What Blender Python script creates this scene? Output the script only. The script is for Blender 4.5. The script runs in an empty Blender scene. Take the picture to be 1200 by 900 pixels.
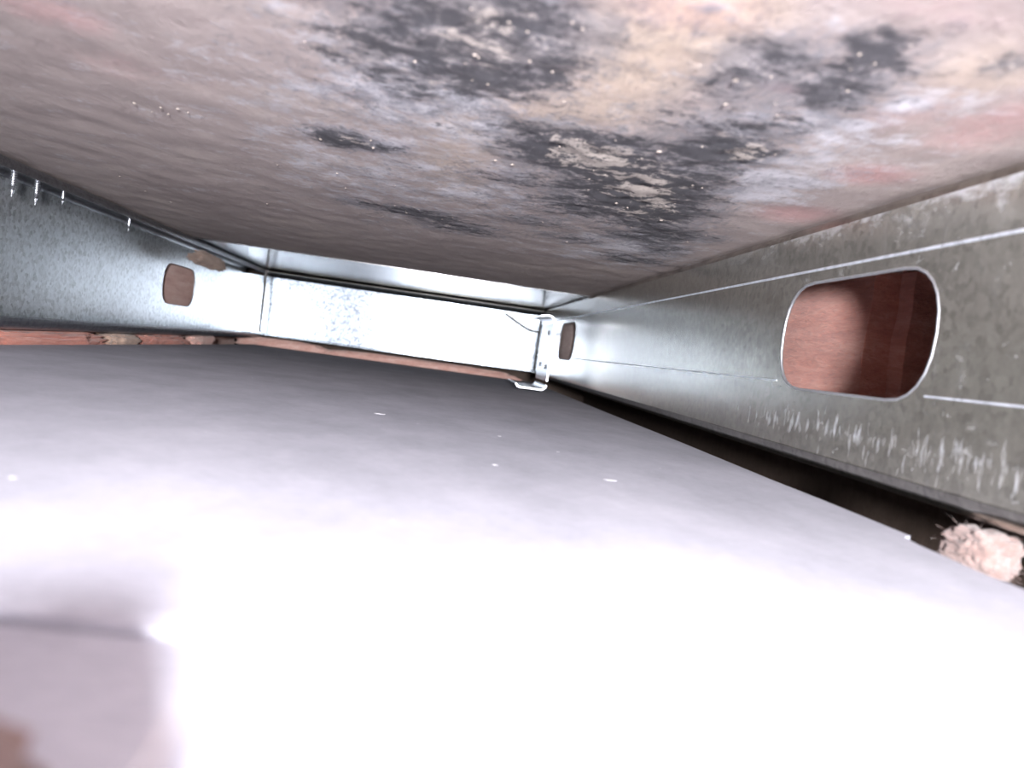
import bpy, bmesh, math, random
import numpy as np
from mathutils import Vector, Matrix, noise
random.seed(4)
sc = bpy.context.scene
COL = sc.collection
CZ = 0.034            # lens height above the grey panel; metres everywhere

# ------------------------------------------------------------------ camera
cd = bpy.data.cameras.new('camera'); cam = bpy.data.objects.new('camera', cd); COL.objects.link(cam)
cd.sensor_width = 36.0; cd.lens = 36.0*950/1200; cd.clip_start = 0.004; cd.clip_end = 50
yw = Vector(((513-600)/950, (450-403)/950, -1)).normalized()
d_ = Vector((1, -0.14, 0)); xw = (d_ - d_.dot(yw)*yw).normalized(); zw = xw.cross(yw)
Rm = Matrix((xw, yw, zw))                       # camera -> world
cam.matrix_world = Matrix.Translation((0, 0, CZ)) @ Rm.to_4x4()
cd.dof.use_dof = True; cd.dof.focus_distance = 0.42; cd.dof.aperture_fstop = 16.0
sc.camera = cam
sc.view_settings.view_transform = 'Standard'; sc.view_settings.look = 'None'
sc.view_settings.gamma = 1.0; sc.view_settings.use_curve_mapping = False
sc.view_settings.exposure = 1.45

# ------------------------------------------------------------------ world: dim room light reaching in at the open near end
w = bpy.data.worlds.new('world'); sc.world = w; w.use_nodes = True
w.node_tree.nodes['Background'].inputs[0].default_value = (0.86, 0.84, 1.0, 1)
w.node_tree.nodes['Background'].inputs[1].default_value = 1.2

# ------------------------------------------------------------------ the camera's flash, up and to the right of the lens
fl = bpy.data.lights.new('camera_flash', 'SPOT'); flo = bpy.data.objects.new('camera_flash', fl); COL.objects.link(flo)
fl.energy = 19.0; fl.spot_size = math.radians(84); fl.spot_blend = 1.0; fl.shadow_soft_size = 0.018
fl.color = (0.965, 0.965, 1.0)
FP = Vector((0.010, -0.200, CZ+0.022)); flo.location = FP
flo.rotation_euler = (Vector((0.0, 1.1, CZ+0.06))-FP).to_track_quat('-Z', 'Y').to_euler()

# ------------------------------------------------------------------ helpers
def link(name, me, mat=None, parent=None):
    o = bpy.data.objects.new(name, me); COL.objects.link(o)
    if mat is not None and me is not None: me.materials.append(mat)
    if parent is not None: o.parent = parent
    return o
def empty(name, loc):
    o = bpy.data.objects.new(name, None); COL.objects.link(o); o.location = loc; o.empty_display_size = 0.01
    return o
def tag(o, label=None, cat=None, group=None, kind=None):
    if label: o['label'] = label
    if cat: o['category'] = cat
    if group: o['group'] = group
    if kind: o['kind'] = kind
    return o
def mesh_bm(bm, name, smooth=False):
    me = bpy.data.meshes.new(name); bm.normal_update(); bm.to_mesh(me); bm.free()
    if smooth:
        for p in me.polygons: p.use_smooth = True
        me.set_sharp_from_angle(angle=math.radians(50))
    return me
def box(bm, lo, hi, bevel=0.0):
    vs = [bm.verts.new((x, y, z)) for x in (lo[0], hi[0]) for y in (lo[1], hi[1]) for z in (lo[2], hi[2])]
    for q in ((0,1,3,2), (4,6,7,5), (0,4,5,1), (2,3,7,6), (0,2,6,4), (1,5,7,3)): bm.faces.new([vs[i] for i in q])
    bmesh.ops.recalc_face_normals(bm, faces=bm.faces[:])
    if bevel: bmesh.ops.bevel(bm, geom=bm.edges[:], offset=bevel, segments=2, affect='EDGES')
def box_me(name, lo, hi, bevel=0.0):
    bm = bmesh.new(); box(bm, lo, hi, bevel); return mesh_bm(bm, name)
def tube_me(name, pts, r, n=8, closed=False):
    pts = [Vector(p) for p in pts]; bm = bmesh.new(); rings = []; N = len(pts)
    for i, p in enumerate(pts):
        a = pts[(i-1) % N] if (closed or i > 0) else pts[i]; b = pts[(i+1) % N] if (closed or i < N-1) else pts[i]
        t = (b-a).normalized(); u = t.cross(Vector((0.31, 0.2, 0.93))).normalized(); v = t.cross(u)
        rr = r[i] if isinstance(r, (list, tuple)) else r
        rings.append([bm.verts.new(p+rr*(math.cos(k*2*math.pi/n)*u+math.sin(k*2*math.pi/n)*v)) for k in range(n)])
    for i in range(N if closed else N-1):
        A, B = rings[i], rings[(i+1) % N]
        for k in range(n): bm.faces.new((A[k], A[(k+1) % n], B[(k+1) % n], B[k]))
    if not closed:
        bm.faces.new(rings[0][::-1]); bm.faces.new(rings[-1])
    bmesh.ops.recalc_face_normals(bm, faces=bm.faces[:])
    return mesh_bm(bm, name, True)
def profile_me(name, prof, ax, a0, a1, thick=0.0008, steps=24, wob=None, smooth=True):
    """sheet steel: an open profile (list of 2-D points) drawn along axis ax from a0 to a1, with thickness"""
    bm = bmesh.new(); rows = []
    for i in range(steps+1):
        t = a0+(a1-a0)*i/steps; row = []
        for (p, q) in prof:
            dp, dq = wob(t, p, q) if wob else (0, 0)
            row.append(bm.verts.new((p+dp, t, q+dq) if ax == 'y' else (t, p+dp, q+dq)))
        rows.append(row)
    for i in range(steps):
        for k in range(len(prof)-1): bm.faces.new((rows[i][k], rows[i][k+1], rows[i+1][k+1], rows[i+1][k]))
    bmesh.ops.recalc_face_normals(bm, faces=bm.faces[:])
    bmesh.ops.solidify(bm, geom=bm.faces[:], thickness=thick)
    me = mesh_bm(bm, name, smooth)
    return me
def hole_outline(yc, zc, hl=0.051, hh=0.0203, dep=0.021, n=12):
    pts = []
    for s, a0 in ((1, -90), (-1, 90)):
        for k in range(n+1):
            a = math.radians(a0+180*k/n)
            c, q = math.cos(a), math.sin(a)
            c = math.copysign(abs(c)**0.85, c); q = math.copysign(abs(q)**0.85, q)
            pts.append((yc+s*(hl-dep)+ (abs(c)*dep)*s, zc+q*hh))
    return pts
def plate_me(name, outer, holes, x, thick, smooth=False):
    """flat plate in the y-z plane at x with cut-outs"""
    cu = bpy.data.curves.new('tmp', 'CURVE'); cu.dimensions = '2D'; cu.fill_mode = 'BOTH'; cu.extrude = thick/2
    for c in [outer]+holes:
        s = cu.splines.new('POLY'); s.points.add(len(c)-1); s.use_cyclic_u = True
        for i, (a, b) in enumerate(c): s.points[i].co = (a, b, 0, 1)
    o = bpy.data.objects.new('tmp', cu); COL.objects.link(o)
    dg = bpy.context.evaluated_depsgraph_get(); me = bpy.data.meshes.new_from_object(o.evaluated_get(dg))
    bpy.data.objects.remove(o); bpy.data.curves.remove(cu)
    me.name = name; me.materials.clear()
    for v in me.vertices:
        a, b, c = v.co; v.co = (x+c, a, b)
    return me

# ------------------------------------------------------------------ materials
class NT:
    def __init__(s, name):
        s.m = bpy.data.materials.new(name); s.m.use_nodes = True; s.t = s.m.node_tree; s.n = s.t.nodes
        s.b = s.n['Principled BSDF']; s.out = s.n['Material Output']
        s.co = s.n.new('ShaderNodeTexCoord').outputs['Object']
    def L(s, a, b): s.t.links.new(a, b)
    def mp(s, scale=(1,1,1), rot=(0,0,0), src=None):
        n = s.n.new('ShaderNodeMapping'); n.inputs['Scale'].default_value = scale; n.inputs['Rotation'].default_value = rot
        s.L(src or s.co, n.inputs[0]); return n.outputs[0]
    def noise(s, scale, detail=6, rough=0.6, vec=None, dist=0.0):
        n = s.n.new('ShaderNodeTexNoise'); n.inputs['Scale'].default_value = scale; n.inputs['Detail'].default_value = detail
        n.inputs['Roughness'].default_value = rough; n.inputs['Distortion'].default_value = dist
        s.L(vec or s.co, n.inputs['Vector']); return n.outputs['Fac']
    def vor(s, scale, vec=None, out='Color', feat='F1'):
        n = s.n.new('ShaderNodeTexVoronoi'); n.feature = feat; n.inputs['Scale'].default_value = scale
        s.L(vec or s.co, n.inputs['Vector']); return n.outputs[out]
    def ramp(s, src, stops):
        n = s.n.new('ShaderNodeValToRGB'); e = n.color_ramp.elements
        while len(e) < len(stops): e.new(0.5)
        for i, (p, c) in enumerate(stops):
            e[i].position = p; e[i].color = c if len(c) == 4 else (*c, 1)
        s.L(src, n.inputs[0]); return n.outputs[0]
    def math(s, op, a, b=0.0, c=None, clamp=False):
        n = s.n.new('ShaderNodeMath'); n.operation = op; n.use_clamp = clamp
        for i, v in enumerate((a, b, c)):
            if v is None: continue
            if isinstance(v, (int, float)): n.inputs[i].default_value = v
            else: s.L(v, n.inputs[i])
        return n.outputs[0]
    def mix(s, fac, a, b, mode='MIX'):
        n = s.n.new('ShaderNodeMix'); n.data_type = 'RGBA'; n.blend_type = mode
        for i, v in ((0, fac), (6, a), (7, b)):
            if isinstance(v, (int, float)): n.inputs[i].default_value = v
            elif isinstance(v, tuple): n.inputs[i].default_value = (*v, 1) if len(v) == 3 else v
            else: s.L(v, n.inputs[i])
        return n.outputs[2]
    def bump(s, h, strength, dist, prev=None):
        n = s.n.new('ShaderNodeBump'); n.inputs['Strength'].default_value = strength; n.inputs['Distance'].default_value = dist
        s.L(h, n.inputs['Height'])
        if prev is not None: s.L(prev, n.inputs['Normal'])
        return n.outputs[0]

def steel(name, base, rough, spangle=0.25, oil=0.0006, scuff=0.0, aniso=0.0, dirt=0.0):
    m = NT(name); b = m.b; b.inputs['Metallic'].default_value = 1.0
    v = m.vor(420); bw = m.ramp(v, [(0.0, (0,0,0)), (1.0, (1,1,1))])
    n1 = m.noise(900, 3, 0.7)
    sp = m.math('ADD', m.math('MULTIPLY', bw, 0.5), m.math('MULTIPLY', n1, 0.6))
    c = m.ramp(sp, [(0.25, tuple(x*(1-spangle*1.3) for x in base)), (0.55, base), (0.85, tuple(min(1, x*(1+spangle*0.7)) for x in base))])
    if dirt:
        c = m.mix(m.ramp(m.noise(60, 6, 0.7), [(0.42, (0,0,0)), (0.66, (dirt,)*3)]), c, (0.20, 0.18, 0.16))
    if scuff:
        sv = m.noise(60, 8, 0.75, m.mp((1.0, 3.2, 0.55)))
        sm = m.ramp(sv, [(0.60, (0,0,0)), (0.70, (scuff,)*3)])
        c = m.mix(sm, c, (0.80, 0.82, 0.88))
    m.L(c, b.inputs['Base Color'])
    rr = m.math('ADD', m.math('MULTIPLY', m.noise(260, 4, 0.6), 0.10), rough-0.05)
    m.L(rr, b.inputs['Roughness'])
    h = m.bump(m.noise(9, 1, 0.4), 1.0, oil)
    h = m.bump(bw, 0.03, 0.0003, h)
    m.L(h, b.inputs['Normal'])
    if aniso: b.inputs['Anisotropic'].default_value = aniso
    return m.m
M = {}
M['steel'] = steel('galvanised_steel', (0.20, 0.222, 0.248), 0.22, 0.60, 0.0006)
M['steel_open'] = steel('galvanised_steel_matte', (0.52, 0.55, 0.57), 0.31, 0.40, 0.0005)
M['steel_open'].node_tree.nodes['Principled BSDF'].inputs['Metallic'].default_value = 0.85
M['steel_worn'] = steel('galvanised_steel_worn', (0.38, 0.365, 0.325), 0.23, 0.27, 0.0003, scuff=0.25, dirt=0.22)
M['steel_edge'] = steel('bare_steel_edge', (0.62, 0.63, 0.66), 0.5, 0.10, 0.0)
M['steel_bright'] = steel('bright_steel', (0.40, 0.41, 0.43), 0.30, 0.10, 0.0004)
M['strip'] = steel('smooth_steel_strip', (0.36, 0.36, 0.37), 0.18, 0.10, 0.0001)
M['steel_shaded'] = steel('shaded_steel_lip', (0.26, 0.27, 0.29), 0.38, 0.25, 0.0003)  # darkened copy: shade and dark reflections of the left lips and flanges painted in
M['zinc'] = steel('zinc_screw', (0.86, 0.87, 0.90), 0.25, 0.05, 0.0)
# web of the near stud: the same worn steel with white scuffs where boots and boards rubbed it (along top edge and lower bend)
def worn_web():
    mat = M['steel_worn'].copy(); mat.name = 'galvanised_steel_scuffed_web'
    m = NT.__new__(NT); m.m = mat; m.t = mat.node_tree; m.n = m.t.nodes; m.b = m.n['Principled BSDF']
    m.co = [n for n in m.n if n.type == 'TEX_COORD'][0].outputs['Object']
    sx = m.n.new('ShaderNodeSeparateXYZ'); m.L(m.co, sx.inputs[0]); y, z = sx.outputs[1], sx.outputs[2]
    def band(v, c, wd):
        return m.math('SUBTRACT', 1.0, m.math('MULTIPLY', m.math('ABSOLUTE', m.math('SUBTRACT', v, c)), 1.0/wd), None, True)
    def sstep(v, a, b):
        n = m.n.new('ShaderNodeMapRange'); n.interpolation_type = 'SMOOTHSTEP'; n.inputs['From Min'].default_value = a; n.inputs['From Max'].default_value = b
        m.L(v, n.inputs['Value']); return n.outputs[0]
    fade = sstep(y, 0.80, 0.50)
    strokes = m.noise(1.0, 5, 0.6, m.mp((20, 380, 110), (0.12, 0, 0)))
    row = m.math('MULTIPLY', sstep(m.math('ADD', strokes, m.math('MULTIPLY', band(z, 0.0135, 0.012), 0.24)), 0.68, 0.92), fade)
    patch = m.noise(1.0, 7, 0.7, m.mp((40, 55, 110)))
    topw = m.math('MULTIPLY', sstep(m.math('ADD', patch, m.math('MULTIPLY', sstep(z, 0.076, 0.092), 0.28)), 0.56, 0.84), fade)
    spots = m.math('MULTIPLY', sstep(m.noise(1.0, 5, 0.65, m.mp((90, 110, 160), (0.4, 0, 0))), 0.63, 0.70), fade)
    f = m.math('MAXIMUM', m.math('MAXIMUM', row, m.math('MULTIPLY', topw, 0.8)), m.math('MULTIPLY', spots, 0.5))
    src = m.b.inputs['Base Color'].links[0].from_socket
    m.L(m.mix(m.math('MULTIPLY', f, 0.7), src, (0.52, 0.54, 0.60)), m.b.inputs['Base Color'])
    m.L(m.math('SUBTRACT', 0.80, m.math('MULTIPLY', f, 0.55)), m.b.inputs['Metallic'])
    return mat
M['web_scuffed'] = worn_web()
M['rib'] = steel('scuffed_rib', (0.66, 0.69, 0.76), 0.5, 0.25, 0.0); M['rib'].node_tree.nodes['Principled BSDF'].inputs['Metallic'].default_value = 0.6
def plain(name, col, rough=0.8):
    m = NT(name); n = m.noise(140, 5, 0.6)
    m.L(m.ramp(n, [(0.3, tuple(x*0.8 for x in col)), (0.7, tuple(min(1, x*1.15) for x in col))]), m.b.inputs['Base Color'])
    m.b.inputs['Roughness'].default_value = rough
    m.L(m.bump(n, 0.4, 0.0008), m.b.inputs['Normal']); return m.m
M['dark_wire'] = plain('dark_wire', (0.10, 0.09, 0.085), 0.5)
M['timber'] = plain('dark_timber', (0.10, 0.07, 0.055))
M['gypsum'] = plain('gypsum', (0.80, 0.76, 0.72), 0.95)
M['crumb'] = plain('plaster_crumb', (0.28, 0.235, 0.21), 0.95)
M['fleck'] = plain('white_fleck', (0.66, 0.64, 0.68), 0.9)
def wool(name, a, b_, c_):
    m = NT(name)
    n1 = m.noise(70, 8, 0.72, m.mp((1, 0.35, 2.6))); n2 = m.noise(600, 4, 0.7, m.mp((1, 0.25, 2.0)))
    f = m.math('ADD', m.math('MULTIPLY', n1, 0.7), m.math('MULTIPLY', n2, 0.3))
    m.L(m.ramp(f, [(0.32, a), (0.5, b_), (0.68, c_)]), m.b.inputs['Base Color'])
    m.b.inputs['Roughness'].default_value = 1.0; m.b.inputs['Specular IOR Level'].default_value = 0.1
    m.b.inputs['Sheen Weight'].default_value = 0.25
    m.L(m.bump(f, 0.8, 0.003), m.b.inputs['Normal']); return m.m
M['wool'] = wool('pink_fibreglass', (0.32, 0.088, 0.060), (0.48, 0.165, 0.115), (0.60, 0.28, 0.21))
M['wool_pale'] = wool('pale_pink_fibreglass', (0.50, 0.25, 0.21), (0.66, 0.40, 0.34), (0.78, 0.58, 0.52))
M['wool_soft'] = wool('washed_out_fibreglass', (0.15, 0.095, 0.085), (0.21, 0.145, 0.13), (0.27, 0.20, 0.185))
M['brown'] = wool('brownish_fibreglass', (0.12, 0.06, 0.05), (0.17, 0.09, 0.075), (0.23, 0.13, 0.11))
M['tan'] = wool('tan_fibreglass', (0.27, 0.165, 0.12), (0.38, 0.25, 0.19), (0.50, 0.36, 0.28))

# grey drywall backing paper
m = NT('grey_backing_paper')
n1 = m.noise(26, 7, 0.65, m.mp((1.0, 0.6, 1))); n2 = m.noise(700, 3, 0.7, m.mp((0.35, 1, 1)))
f = m.math('ADD', m.math('MULTIPLY', n1, 0.65), m.math('MULTIPLY', n2, 0.35))
c = m.ramp(f, [(0.34, (0.32, 0.32, 0.37)), (0.5, (0.405, 0.405, 0.465)), (0.66, (0.50, 0.495, 0.56))])
m.L(c, m.b.inputs['Base Color']); m.b.inputs['Roughness'].default_value = 0.75
m.L(m.bump(n2, 0.25, 0.0004), m.b.inputs['Normal']); M['paper'] = m.m

# stained panel overhead: soot, whitish scuffs and pink stains sit where the attribute 'stain' says, broken up by noise
m = NT('stained_panel')
at = m.n.new('ShaderNodeVertexColor'); at.layer_name = 'stain'
sp = m.n.new('ShaderNodeSeparateColor'); m.L(at.outputs['Color'], sp.inputs[0])
wide = m.noise(14, 5, 0.6); mid = m.noise(85, 9, 0.74, m.mp((1.0, 0.6, 1)), 0.5); fine = m.noise(420, 6, 0.7, m.mp((1.0, 0.6, 1)))
base = m.ramp(m.math('ADD', m.math('MULTIPLY', wide, 0.55), m.math('MULTIPLY', mid, 0.45)),
              [(0.30, (0.26, 0.212, 0.205)), (0.5, (0.35, 0.29, 0.277)), (0.72, (0.48, 0.405, 0.37))])
brk = m.math('ADD', m.math('MULTIPLY', mid, 0.6), m.math('MULTIPLY', fine, 0.4))
def stain(ch, lo, hi, amp=2.2):
    v = m.math('ADD', ch, m.math('MULTIPLY', m.math('SUBTRACT', brk, 0.5), amp))
    n = m.n.new('ShaderNodeMapRange'); n.interpolation_type = 'SMOOTHSTEP'
    n.inputs['From Min'].default_value = lo; n.inputs['From Max'].default_value = hi
    m.L(v, n.inputs['Value']); return n.outputs[0]
streak = m.noise(120, 9, 0.76, m.mp((0.55, 0.8, 1), (0, 0, 0.15)), 0.4)
tn = stain(at.outputs['Alpha'], 0.05, 0.9, 2.4)
base = m.mix(m.math('MULTIPLY', tn, 0.8), base, (0.50, 0.385, 0.295))
pk = stain(sp.outputs[2], 0.2, 1.15, 1.6)
c = m.mix(m.math('MULTIPLY', pk, 0.58), base, (0.50, 0.235, 0.235))
wh_noise = m.noise(95, 8, 0.72, m.mp((0.7, 0.7, 1), (0, 0, 0.5)))
brk0 = brk
brk = m.math('ADD', m.math('MULTIPLY', wh_noise, 0.7), m.math('MULTIPLY', fine, 0.3))
wh = stain(sp.outputs[1], 0.15, 0.95, 4.4)
c = m.mix(m.math('MULTIPLY', wh, 0.75), c, (0.55, 0.54, 0.59))
brk = brk0
hz = stain(sp.outputs[0], 0.12, 0.90, 4.0)
c = m.mix(m.math('MULTIPLY', hz, 0.72), c, (0.145, 0.145, 0.168))
brk = m.math('ADD', m.math('MULTIPLY', streak, 0.75), m.math('MULTIPLY', fine, 0.25))
dk = stain(sp.outputs[0], 0.60, 1.15, 4.4)
c = m.mix(m.math('MULTIPLY', dk, 0.92), c, (0.042, 0.040, 0.048))
fl_ = stain(sp.outputs[0], 1.25, 1.5, -4.6)
c = m.mix(m.math('MULTIPLY', fl_, 0.8), c, (0.46, 0.40, 0.36))
m.L(c, m.b.inputs['Base Color']); m.b.inputs['Roughness'].default_value = 0.8
h = m.bump(mid, 0.6, 0.0022); h = m.bump(fine, 0.6, 0.0008, h); m.L(h, m.b.inputs['Normal'])
M['ceiling'] = m.m

# ------------------------------------------------------------------ setting
ZT = CZ + 0.067        # top of studs, underside of the stained panel
ZB = CZ - 0.0245       # underside of studs
XR, XL = 0.138, -0.268
# grey panel underfoot: a board with its right edge under the stud, torn notch near the tuft, board joint close to the lens
bm = bmesh.new()
edge_r = [(-0.30, 0.131), (0.120, 0.131), (0.150, 0.1295), (0.168, 0.1275), (0.196, 0.1290), (0.205, 0.1305), (0.2085, 0.1345), (0.26, 0.1348), (0.30, 0.1340), (0.42, 0.1352), (0.60, 0.1342), (0.90, 0.1348), (1.098, 0.1345)]
ys = sorted(set([e[0] for e in edge_r] + [round(0.0915+0.02*k, 4) for k in range(51)]))
def er(y):
    for (a, xa), (b, xb) in zip(edge_r, edge_r[1:]):
        if a <= y <= b: return xa+(xb-xa)*(y-a)/(b-a)
rows = []
ys = [y for y in ys if y >= 0.0915 or y < 0.0]; ys = [y for y in ys if y >= 0.0915]
xs = [-0.2385, -0.20, -0.14, -0.08, -0.04, 0.0, 0.04, 0.08, 0.12]
for y in [0.0885]+ys:
    row = [bm.verts.new((x, y - 0.10*x*0.12, -0.0004 if y < 0.09 else 0.0)) for x in xs]+[bm.verts.new((er(y), y, -0.0004 if y < 0.09 else 0.0))]
    rows.append(row)
for r0, r1 in zip(rows, rows[1:]):
    for k in range(len(r0)-1): bm.faces.new((r0[k], r0[k+1], r1[k+1], r1[k]))
ext = bmesh.ops.extrude_face_region(bm, geom=bm.faces[:])
for v in [g for g in ext['geom'] if isinstance(g, bmesh.types.BMVert)]: v.co.z = -0.0127
bmesh.ops.recalc_face_normals(bm, faces=bm.faces[:])
floor = link('floor', mesh_bm(bm, 'floor'), M['paper']); tag(floor, 'grey drywall panel lying under the steel studs', kind='structure')
bm = bmesh.new(); box(bm, (-0.2385, -0.32, -0.0127), (0.131, 0.0880, 0.0))
for v in bm.verts:
    if v.co.z > -0.001: v.co.z = -0.0003 if v.co.x > 0 else -0.0030
near = link('near_panel', mesh_bm(bm, 'near_panel'), M['paper'], floor)
# flecks of paper and dust on the panel
bm = bmesh.new()
spots = [(0.0576, 0.2423, 0.0028, 0.0012), (0.0221, 0.244, 0.0012, 0.0010), (-0.021, 0.3593, 0.003, 0.002), (-0.0712, 0.1504, 0.001, 0.0006), (0.03, 0.33, 0.001, 0.001), (0.05, 0.30, 0.0008, 0.0008)]
for _ in range(40):
    y = 0.13+0.85*random.random()**1.2; x = random.uniform(-0.22, 0.125); s = random.uniform(0.0002, 0.0005)
    spots.append((x, y, s*random.uniform(1, 2.2), s))
for (x, y, a, b) in spots:
    t = random.random()*3.14
    mt = Matrix.Translation((x, y, 0.0001)) @ Matrix.Rotation(t if a < 0.002 else 0.2, 4, 'Z') @ Matrix.Diagonal((a, b, min(a, b)*0.12, 1))
    bmesh.ops.create_icosphere(bm, subdivisions=1, radius=1.0, matrix=mt)
fk = link('paper_flecks', mesh_bm(bm, 'paper_flecks'), M['fleck'], floor); tag(fk, kind='stuff')

# stained panel overhead
DARK = [(-0.0119, 0.2049, 0.0235, 0.0322, 0.7), (-0.0425, 0.3007, 0.0139, 0.0123, 1.1), (0.0045, 0.1705, 0.0207, 0.0177, 0.55), (0.0159, 0.1879, 0.0112, 0.0163, 0.6), (0.0436, 0.2663, 0.024, 0.0224, 1.0), (0.0659, 0.3032, 0.0261, 0.0357, 1.0), (0.0874, 0.344, 0.0192, 0.0309, 0.95), (0.1053, 0.3846, 0.019, 0.0194, 0.9), (0.0707, 0.2275, 0.0092, 0.0241, 0.8), (0.0598, 0.1728, 0.0088, 0.0171, 0.75), (0.0808, 0.1756, 0.0085, 0.0187, 0.8), (0.0763, 0.1513, 0.0068, 0.0066, 0.75), (0.0816, 0.2346, 0.007, 0.0111, 1.1), (0.1009, 0.1475, 0.0038, 0.0078, 0.6), (-0.0289, 0.4422, 0.0288, 0.0149, 0.9), (0.0017, 0.4706, 0.0241, 0.0203, 0.9), (0.024, 0.2481, 0.017, 0.0114, 0.75), (0.0075, 0.1648, 0.0099, 0.0165, 0.5), (-0.0303, 0.1839, 0.0098, 0.0203, 0.45), (0.1099, 0.49, 0.0199, 0.0193, 0.9), (0.0202, 0.3203, 0.019, 0.0126, 0.6), (-0.0116, 0.1826, 0.0114, 0.01, 0.5), (0.085, 0.2087, 0.0073, 0.009, 0.5)]
PALE = [(-0.0173, 0.2407, 0.0228, 0.0192, 0.7), (-0.037, 0.3698, 0.0284, 0.0462, 0.45), (0.1007, 0.2589, 0.0174, 0.0103, 1.1), (0.082, 0.2021, 0.0124, 0.0127, 0.6), (0.0962, 0.1746, 0.0036, 0.004, 1.0), (0.094, 0.1954, 0.0044, 0.0034, 1.0), (0.0459, 0.2506, 0.008, 0.0049, 0.9), (0.0126, 0.3625, 0.0328, 0.0366, 0.5), (0.1009, 0.4433, 0.0221, 0.0222, 0.7), (0.0148, 0.1802, 0.0054, 0.0074, 0.4), (0.0365, 0.2305, 0.011, 0.0066, 0.4), (0.0154, 0.3034, 0.0121, 0.0113, 0.4), (0.0993, 0.2286, 0.0096, 0.0073, 0.6)]
PINK = [(0.1219, 0.1772, 0.0101, 0.0255, 0.8), (0.1216, 0.2355, 0.0104, 0.0121, 1.0), (0.1284, 0.3032, 0.013, 0.016, 0.9), (0.037, 0.1516, 0.016, 0.0111, 0.6), (0.0767, 0.134, 0.0145, 0.0084, 0.5), (-0.1055, 0.2151, 0.0128, 0.0109, 0.7), (-0.1058, 0.2528, 0.0182, 0.018, 0.4), (0.012, 0.2321, 0.0105, 0.0132, 0.4), (0.07, 0.1804, 0.0065, 0.0033, 0.7), (0.0134, 0.3206, 0.016, 0.0158, 0.4), (0.0989, 0.184, 0.0094, 0.0188, 0.5), (-0.0822, 0.256, 0.0178, 0.014, 0.3)]
DARK += [(0.0950, 0.4150, 0.0200, 0.0150, 0.85), (0.0650, 0.4500, 0.0180, 0.0150, 0.7), (0.1150, 0.4400, 0.0120, 0.0200, 0.8), (0.0400, 0.4100, 0.0220, 0.0160, 0.6)]
DARK += [(-0.0164, 0.2137, 0.0292, 0.0586, 0.42), (0.0162, 0.1906, 0.019, 0.047, 0.4), (0.0667, 0.1822, 0.0249, 0.0408, 0.42), (0.0518, 0.3243, 0.0488, 0.1092, 0.45), (-0.0266, 0.3923, 0.0468, 0.1281, 0.28), (0.0059, 0.1655, 0.0268, 0.0103, 0.45), (0.0012, 0.2112, 0.0129, 0.0135, 0.55), (-0.0292, 0.2351, 0.0126, 0.0251, 0.4), (0.0494, 0.206, 0.0116, 0.0276, 0.45), (0.0756, 0.1604, 0.0115, 0.0138, 0.5), (0.0817, 0.2669, 0.0093, 0.0358, 0.7), (0.0283, 0.2799, 0.0163, 0.0145, 0.85), (0.0568, 0.3507, 0.0193, 0.0272, 0.9), (0.0801, 0.1442, 0.0064, 0.0077, 0.4)]
PALE += [(-0.0312, 0.3385, 0.0405, 0.1147, 0.4), (0.0935, 0.2273, 0.0234, 0.0412, 0.5), (0.0976, 0.4395, 0.0258, 0.047, 0.55), (-0.0072, 0.2577, 0.0214, 0.0253, 0.5), (0.1055, 0.2811, 0.014, 0.0108, 0.9), (0.0286, 0.2612, 0.0102, 0.0084, 0.6), (0.0968, 0.1705, 0.0058, 0.0043, 0.7), (0.0894, 0.4943, 0.0338, 0.039, 0.5)]
TAN  = [(0.0366, 0.1748, 0.0151, 0.0351, 0.8), (-0.0002, 0.1823, 0.0093, 0.0151, 0.6), (0.0171, 0.2334, 0.0139, 0.0167, 0.6), (-0.0283, 0.2012, 0.0129, 0.0182, 0.4), (0.0334, 0.2153, 0.0145, 0.0182, 0.6), (0.0987, 0.1536, 0.0105, 0.0139, 0.5), (-0.0006, 0.3008, 0.0123, 0.0725, 0.5), (0.0759, 0.3223, 0.0171, 0.0338, 0.4), (0.0456, 0.1478, 0.0112, 0.009, 0.6)]
NX, NY = 300, 290
X0, X1, Y0, Y1 = -0.31, 0.30, -0.30, 0.805
gx, gy = np.meshgrid(np.linspace(X0, X1, NX), np.linspace(Y0, Y1, NY))
def dens(L):
    d = np.zeros_like(gx)
    for (cx, cy, rx, ry, s) in L:
        e = s*np.exp(-(((gx-cx)/(rx*1.4))**2+((gy-cy)/(ry*1.4))**2)**1.2)
        d = np.maximum(d, e)+0.25*np.minimum(d, e)
    return d
ch = np.stack([dens(DARK), dens(PALE), dens(PINK), dens(TAN)], -1).reshape(-1, 4)
zz = np.zeros(NX*NY); fx, fy = gx.ravel(), gy.ravel()
for i in range(NX*NY):
    p = Vector((fx[i]*60, fy[i]*45, 0))
    zz[i] = 0.0004*noise.noise(p)+0.0007*noise.noise(p*0.18)
    zz[i] += 0.0008*ch[i, 0]*noise.noise(p*3.1)
top = np.stack([fx, fy+0.07*(fx+0.02)*np.clip((fy-0.3)/0.5, 0, 1)*0.6, ZT+0.0011+zz], -1)
vid = np.arange(NX*NY).reshape(NY, NX)
faces = np.stack([vid[:-1, :-1], vid[1:, :-1], vid[1:, 1:], vid[:-1, 1:]], -1).reshape(-1, 4).tolist()
vl = top.tolist(); nb = len(vl)
peri = list(vid[0, :])+list(vid[1:, -1])+list(vid[-1, ::-1][1:])+list(vid[::-1, 0][1:-1])
for i in peri: vl.append([vl[i][0], vl[i][1], ZT+0.0135])
for k in range(len(peri)):
    k2 = (k+1) % len(peri); faces.append([int(peri[k]), int(peri[k2]), nb+k2, nb+k])
faces.append([nb+k for k in range(len(peri))])
me = bpy.data.meshes.new('ceiling'); me.from_pydata(vl, [], faces); me.update()
ca = me.color_attributes.new('stain', 'FLOAT_COLOR', 'POINT')
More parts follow.
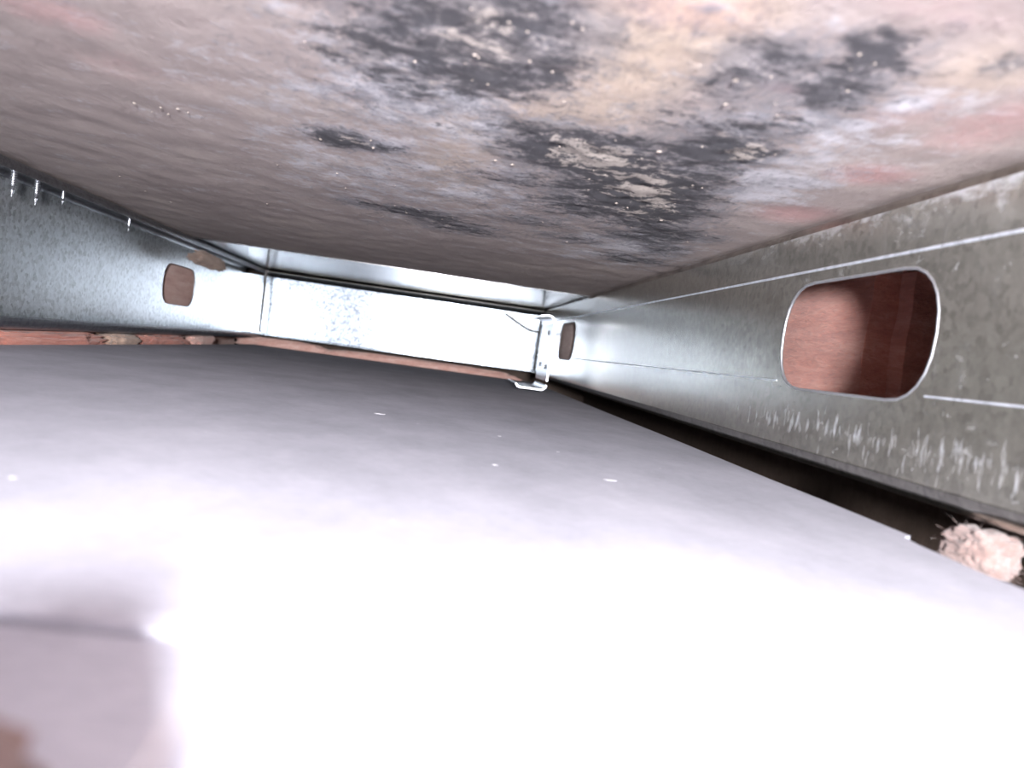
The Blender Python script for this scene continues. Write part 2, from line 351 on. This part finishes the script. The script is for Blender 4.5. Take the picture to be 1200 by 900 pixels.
full = np.zeros((len(vl), 4)); full[:nb] = ch
ca.data.foreach_set('color', full.ravel().astype(np.float32))
for p in me.polygons[:(NX-1)*(NY-1)]: p.use_smooth = True
ceiling = link('ceiling', me, M['ceiling']); tag(ceiling, 'stained and flaking panel above the studs', kind='structure')
bm = bmesh.new()
CR = [(-0.1143, 0.2945), (-0.1113, 0.3031), (-0.1055, 0.2945), (-0.1056, 0.303), (-0.0992, 0.2929), (-0.0965, 0.2955), (-0.0928, 0.2975), (-0.0795, 0.3661), (-0.1099, 0.4921), (-0.0533, 0.3639), (-0.0534, 0.3975), (-0.0539, 0.4754), (-0.0329, 0.3031), (-0.052, 0.3032), (0.0467, 0.2976), (0.0589, 0.2461), (0.0649, 0.3324), (0.0835, 0.382), (0.0901, 0.3535), (0.0708, 0.3375), (0.0892, 0.3309), (0.1159, 0.3981), (0.0779, 0.4372), (0.0647, 0.4608), (0.0114, 0.2921), (0.0178, 0.2944), (0.0179, 0.1644), (0.0205, 0.1668), (-0.0005, 0.1921), (-0.0148, 0.2033), (0.0121, 0.1898), (0.0578, 0.179), (0.0614, 0.1953), (0.048, 0.1744), (-0.1868, 0.4735), (-0.1886, 0.5183), (-0.1848, 0.5541)]
cl = [(x, y, random.uniform(0.0004, 0.0007)) for x, y in CR]
for _ in range(80):
    cx, cy, rx, ry, s = random.choice(DARK[4:9]+DARK[14:16]+DARK)
    cl.append((cx+random.gauss(0, rx*0.6), cy+random.gauss(0, ry*0.6), random.uniform(0.0002, 0.0004)))
for (x, y, s) in cl:
    if x > 0.132: continue
    mt = Matrix.Translation((x, y, ZT+0.0006)) @ Matrix.Rotation(random.random()*6, 4, 'Z') @ Matrix.Diagonal((s*random.uniform(0.8, 1.6), s, s*random.uniform(0.3, 0.55), 1))
    r = bmesh.ops.create_icosphere(bm, subdivisions=1, radius=1.0, matrix=mt)
    for v in r['verts']: v.co += Vector((random.uniform(-1, 1), random.uniform(-1, 1), random.uniform(-1, 1)))*s*0.25
cb = link('plaster_crumbs', mesh_bm(bm, 'plaster_crumbs'), M['crumb'], ceiling); tag(cb, 'loose plaster crumbs', kind='stuff')

# what closes the neighbouring bays; top and unseen front pieces added to block room light
for nm, lo, hi in (('subfloor', (-0.72, -0.32, -0.060), (0.62, 1.32, -0.040)), ('upper_light_block', (-0.72, -0.32, ZT+0.042), (0.62, 1.32, ZT+0.060)),
                   ('wall_left', (-0.74, -0.32, -0.040), (-0.72, 1.32, ZT+0.042)), ('wall_right', (0.62, -0.32, -0.040), (0.64, 1.32, ZT+0.042)),
                   ('added_ledge', (0.245, -0.305, -0.040), (0.62, 1.30, 0.006)), ('light_block_front_left', (-0.72, -0.34, -0.040), (-0.272, -0.305, ZT+0.042)), ('light_block_front_right', (0.142, -0.34, -0.040), (0.62, -0.305, ZT+0.042)),  # ledge added to lift the batt so the gap below stays dark
                   ('wall_back', (-0.72, 1.30, -0.040), (0.62, 1.32, ZT+0.042))):
    tag(link(nm, box_me(nm, lo, hi), M['timber']), kind='structure')

# ------------------------------------------------------------------ steel studs
def stud(x, ylo, yhi, holes, mat, label, ribs=True, lip=0.0065, web_mat=None, lip_mat=None):
    """C section: web at x, flanges running to +x, lips turned inward"""
    root = empty('steel_stud', (x, ylo, ZB)); inv = Matrix.Translation((-x, -ylo, -ZB))
    tag(root, label, 'stud', 'steel studs of the frame')
    r = 0.0045; fw = 0.032
    outer = [(ylo, ZB+r), (yhi, ZB+r), (yhi, ZT-r), (ylo, ZT-r)]
    hs = [hole_outline(y, CZ+0.0223) for y in holes]
    me = plate_me('web', outer, hs, x, 0.0009)
    me.transform(inv); web = link('web', me, web_mat or mat, root)
    for y, hpts in zip(holes, hs):
        me = tube_me('hole_rim', [(x-0.0002, a, b) for a, b in hpts], 0.00055, 8, True); me.transform(inv)
        o = link('hole_rim', me, M['steel_edge'], web)
    if ribs:
        cuts = [ylo+0.002]+[v for h in sorted(holes) for v in (h-0.050, h+0.050)]+[yhi-0.002]
        spans = [(ylo+0.002, yhi-0.002, CZ+0.0474, 0.0006)]+[(cuts[k], cuts[k+1], CZ+0.0044, 0.0004) for k in range(0, len(cuts), 2)]
        for a, b, z, rr in spans:
            me = tube_me('rib', [(x-0.0003, a+(b-a)*k/20, z) for k in range(21)], rr, 6); me.transform(inv)
            link('rib', me, M['rib'], web)
    for zs, s in ((ZT, -1), (ZB, 1)):
        arc = [(x+r*(1-math.cos(a)), zs+s*r*(1-math.sin(a))) for a in [math.radians(18*k) for k in range(6)]]
        arc2 = [(x+fw-r*(1-math.cos(a)), zs+s*r*(1-math.sin(a))) for a in [math.radians(90-18*k) for k in range(6)]]
        me = profile_me('flange', arc+arc2[:1], 'y', ylo, yhi, 0.0009); me.transform(inv)
        f = link('flange', me, lip_mat or mat, root)
        me = profile_me('lip', arc2+[(x+fw, zs+s*lip)], 'y', ylo, yhi, 0.0009); me.transform(inv)
        link('lip', me, lip_mat or mat, f)
    return root
sR = stud(XR, -0.30, 1.122, [0.267, 0.873], M['steel_worn'], 'scuffed steel stud with a large slotted hole close on the right', web_mat=M['web_scuffed'])
sL = stud(XL, -0.30, 1.122, [0.858], M['steel_open'], 'open-faced galvanised stud with turned lips along the left side', ribs=False, lip_mat=M['steel_shaded'])

# end track closing the bay
YE = 1.124
root = empty('steel_track', (-0.06, YE, CZ-0.019)); tag(root, 'bright galvanised track closing the far end of the bay', 'track')
inv = Matrix.Translation((0.06, -YE, -(CZ-0.019)))
def bow(t, p, q):
    return (0.0015*math.sin((t+0.268)/0.406*math.pi), 0)
zb, zt = CZ-0.019, CZ+0.0585
def part(name, prof, mat, par=root, x0=-0.268, x1=0.1365):
    me = profile_me(name, prof, 'x', x0, x1, 0.0009, 40, bow); me.transform(inv); return link(name, me, mat, par)
part('web', [(YE, zb)]+[(YE, zb+(zt-zb)*k/8) for k in range(1, 9)], M['steel'])
part('flange', [(YE, zt), (YE-0.003, zt+0.0025), (YE-0.028, ZT-0.003)], M['steel_worn'], root, -0.2345, 0.1365)
part('bottom_flange', [(YE, zb), (YE-0.001, zb-0.0008), (YE-0.030, zb-0.001)], M['steel'])

root = empty('edge_strip', (-0.06, 0.95, ZT+0.001)); tag(root, 'bright folded metal strip along the far edge of the stained panel', 'metal strip')
inv = Matrix.Translation((0.06, -0.95, -(ZT+0.001)))
for nm, prof, mt in (('bright_leg', [(0.985, ZT+0.0010), (0.900, ZT+0.0010), (0.797, ZT+0.0010)], M['strip']),
                     ('dull_leg', [(1.128, ZT+0.0010), (1.060, ZT+0.0010), (0.985, ZT+0.0010)], M['strip'])):
    me = profile_me(nm, prof, 'x', -0.300, 0.170, 0.0009, 10); me.transform(inv); link(nm, me, mt, root)

# clip standing in the far right corner
cx, cy = 0.113, 0.800
root = empty('corner_clip', (cx-0.018, cy+0.04, 0)); tag(root, 'bright bent steel clip standing in the far right corner', 'clip')
inv = Matrix.Translation((-(cx-0.018), -(cy+0.04), 0))
def arcp(c, r, a0, a1, n=6): return [(c[0]+r*math.cos(math.radians(a0+(a1-a0)*k/n)), c[1]+r*math.sin(math.radians(a0+(a1-a0)*k/n))) for k in range(n+1)]
R_ = 0.006
me = profile_me('web', [(cx, CZ+0.036)]+[(cx, CZ+0.036-0.058*k/8) for k in range(1, 9)], 'y', cy, cy+0.09, 0.0016); me.transform(inv); cw = link('web', me, M['steel_bright'], root)
me = profile_me('foot', arcp((cx-R_, R_+0.0022), R_, 0, -90)+[(cx-0.025, 0.0022)]+arcp((cx-0.027, 0.0072), 0.005, -90, -170), 'y', cy, cy+0.09, 0.0016); me.transform(inv); link('foot', me, M['steel_bright'], root)
me = profile_me('head', arcp((cx-0.008, CZ+0.036), 0.008, 0, 95)+[(cx-0.016, CZ+0.0425)], 'y', cy, cy+0.09, 0.0016); me.transform(inv); link('head', me, M['steel_bright'], root)
for (dy, z) in ((0.02, CZ-0.008), (0.065, CZ-0.006), (0.03, CZ+0.027)):
    bm = bmesh.new(); bmesh.ops.create_cone(bm, cap_ends=True, segments=10, radius1=0.0030, radius2=0.0022, depth=0.002, matrix=Matrix.Translation((cx-0.0015, cy+dy, z)) @ Matrix.Rotation(math.radians(-90), 4, 'Y'))
    me = mesh_bm(bm, 'rivet'); me.transform(inv); link('rivet', me, M['dark_wire'], root)

# loose wire and pin at the far end
pts = [(0.0808, 1.05, 0.0515), (0.0905, 1.051, 0.0462), (0.1026, 1.052, 0.0401), (0.1146, 1.055, 0.0351), (0.1237, 1.06, 0.0342), (0.131, 1.09, 0.035)]
me = tube_me('wire', [(a-pts[-1][0], b-pts[-1][1], c-pts[-1][2]) for a, b, c in pts], 0.0013, 6)
o = link('wire', me, M['dark_wire']); o.location = (pts[-1][0], pts[-1][1], pts[-1][2]+CZ); tag(o, 'thin dark wire curving out beside the corner clip', 'wire')
root = empty('steel_pin', (-0.2345, 1.1, CZ-0.018)); tag(root, 'thin dark upright pin in the far left corner', 'pin')
me = tube_me('shank', [(0, 0, 0.002), (-0.0004, 0, 0.03), (-0.0014, 0, 0.0775)], [0.0014, 0.0018, 0.0019], 8); link('shank', me, M['dark_wire'], root)
me = tube_me('foot', [(-0.005, 0, 0.002), (0, 0, 0.0012), (0.004, 0, 0.0018)], 0.0007, 6); link('foot', me, M['dark_wire'], root)
me = tube_me('collar', [(-0.0016, 0, 0.0775), (-0.0018, 0, 0.083)], [0.0024, 0.003], 8); link('collar', me, M['dark_wire'], root)

# screw points coming down through the left stud's top flange
def screw(y, ln, r, label, x=-0.250):
    root = empty('screw', (x, y, ZT-0.0015)); tag(root, label, 'screw', 'screw points in the left stud')
    pts, rr = [], []
    n = 26
    for k in range(n+1):
        t = k/n; pts.append((0, 0, -ln*t)); taper = 1 if t < 0.6 else max(0.06, 1-(t-0.6)/0.4)
        rr.append(r*taper*(1.0 if k % 2 else 0.72))
    link('threaded_shank', tube_me('threaded_shank', pts, rr, 10), M['zinc'], root)
    link('collar', tube_me('collar', [(0, 0, 0.0), (0, 0, -0.0012)], [r*1.9, r*1.5], 10), M['zinc'], root)
screw(0.489, 0.0165, 0.0019, 'leftmost screw point under the left stud flange')
screw(0.516, 0.0165, 0.0019, 'long bright screw point, second from the left edge')
screw(0.550, 0.0105, 0.0013, 'short slim screw point right of the long bright one')
screw(0.662, 0.0130, 0.0016, 'screw point nearest the small slotted hole on the left')

# ------------------------------------------------------------------ fibreglass
def lump_me(name, size, seed, sub=4, amp=0.35, freq=2.2, squash=2.5):
    bm = bmesh.new(); bmesh.ops.create_icosphere(bm, subdivisions=sub, radius=1.0)
    o = Vector((seed*7.3, seed*3.1, seed*1.7))
    for v in bm.verts:
        p = v.co.copy()
        # boxier than a ball
        q = Vector([math.copysign(abs(c)**0.7, c) for c in p])
        n = noise.noise(p*freq+o)+0.5*noise.noise(p*freq*2.3+o)+0.3*noise.noise(Vector((p.x*4, p.y*4, p.z*4*squash))+o)+0.22*noise.noise(p*11+o)+0.12*noise.noise(p*23+o)
        v.co = Vector((q.x*size[0], q.y*size[1], q.z*size[2]))*(1+amp*n)
    return mesh_bm(bm, name, True)
def wisps_me(name, size, seed, count):
    rnd = random.Random(seed); bm = bmesh.new()
    for _ in range(count):
        d = Vector((rnd.gauss(0, 1), rnd.gauss(0, 1), rnd.gauss(0, 1))).normalized()
        p = Vector((d.x*size[0], d.y*size[1], d.z*size[2]))*0.95; t = Vector((rnd.gauss(0, 1), rnd.gauss(0, 1), rnd.gauss(0, 0.5))).normalized()
        L = rnd.uniform(0.3, 0.8)*min(0.02, sorted(size)[1]); wv = 0.00006
        a = [p, p+t*L*0.5+d*L*0.2, p+t*L+d*L*0.25]
        s = t.cross(d); s = s.normalized()*wv if s.length > 1e-4 else Vector((wv, 0, 0))
        q = [bm.verts.new(v) for k in a for v in (k-s, k+s)]
        bm.faces.new((q[0], q[1], q[3], q[2])); bm.faces.new((q[2], q[3], q[5], q[4]))
    return mesh_bm(name=name, bm=bm)
def tuft(loc, size, seed, mat, label, sub=4, amp=0.3, wisps=60, rot=0.0):
    me = lump_me('insulation_tuft', size, seed, sub, amp)
    zmin = min(v.co.z for v in me.vertices)
    o = link('insulation_tuft', me, mat); o.location = loc; o.rotation_euler = (0, 0, rot)
    tag(o, label, 'insulation', 'tufts of pink insulation')
    wf = link('loose_fibres', wisps_me('loose_fibres', size, seed, wisps), mat, o); tag(wf, kind='stuff')
    return o
def batt(loc, size, seed, label, mat=None):
    bm = bmesh.new(); box(bm, (-size[0], -size[1], -size[2]), size)
    bmesh.ops.bevel(bm, geom=bm.edges[:], offset=0.011, segments=4, affect='EDGES')
    bmesh.ops.subdivide_edges(bm, edges=[e for e in bm.edges if e.calc_length() > 0.03], cuts=14, use_grid_fill=True)
    bm.normal_update()
    for v in bm.verts:
        p = v.co
        v.co = p+v.normal*(0.006*noise.noise(Vector((p.x*30, p.y*18, p.z*45+seed)))+0.003*noise.noise(Vector((p.x*80, p.y*30, p.z*160+seed))))
    o = link('insulation_batt', mesh_bm(bm, 'insulation_batt', True), mat or M['wool']); o.location = loc
    tag(o, label, 'insulation', 'batts in the neighbouring bays'); return o
batt((0.3175, 0.748, 0.054), (0.144, 0.440, 0.046), 1.0, 'salmon pink insulation batt seen through the large slotted hole')
batt((-0.4455, 0.720, 0.030), (0.168, 0.440, 0.066), 5.0, 'pink insulation batt behind the hole in the left stud', M['wool_pale'])
# tufts squeezed out under the left stud, near to far
tuft((-0.252, 0.530, 0.000), (0.013, 0.098, 0.0085), 2, M['wool'], 'long pink tuft under the left stud nearest the lens', 5, 0.24, 120)
tuft((-0.250, 0.668, 0.002), (0.011, 0.028, 0.0060), 3, M['tan'], 'small brownish tuft between the pink ones under the left stud', 4, 0.2, 30)
tuft((-0.252, 0.765, 0.002), (0.012, 0.060, 0.0065), 4, M['wool'], 'middle pink tuft under the left stud below its hole', 5, 0.26, 120)
tuft((-0.249, 0.885, 0.003), (0.010, 0.034, 0.0070), 5, M['wool_pale'], 'small pale tuft under the far part of the left stud', 4, 0.2, 30)
tuft((-0.205, 1.108, 0.003), (0.060, 0.012, 0.0085), 6, M['wool_pale'], 'pale pink tuft bunched in the far left corner', 4, 0.16, 50)
tuft((-0.020, 1.106, 0.001), (0.135, 0.010, 0.0085), 7, M['wool_pale'], 'long pink strip of insulation under the far track', 5, 0.10, 60)
tuft((0.1440, 0.193, 0.0005), (0.0075, 0.0085, 0.0062), 8, M['wool_soft'], 'fuzzy pale pink tuft poking out below the right stud', 5, 0.2, 160)
tuft((-0.243, 0.865, CZ+0.052), (0.0030, 0.052, 0.0065), 9, M['tan'], 'tan scrap of insulation hanging off the left stud lip', 4, 0.6, 80)
tuft((0.1535, 0.905, CZ+0.022), (0.0120, 0.085, 0.028), 11, M['wool_pale'], 'pink wad of insulation filling the small far hole of the right stud', 4, 0.08, 30)
tuft((-0.0345, 0.0235, 0.002), (0.0230, 0.030, 0.0100), 10, M['brown'], 'blurred brown lump in the near left corner, unseen end added to shade it', 4, 0.15, 30)  # unidentified blur built as a tuft; unseen near end added to shade the corner
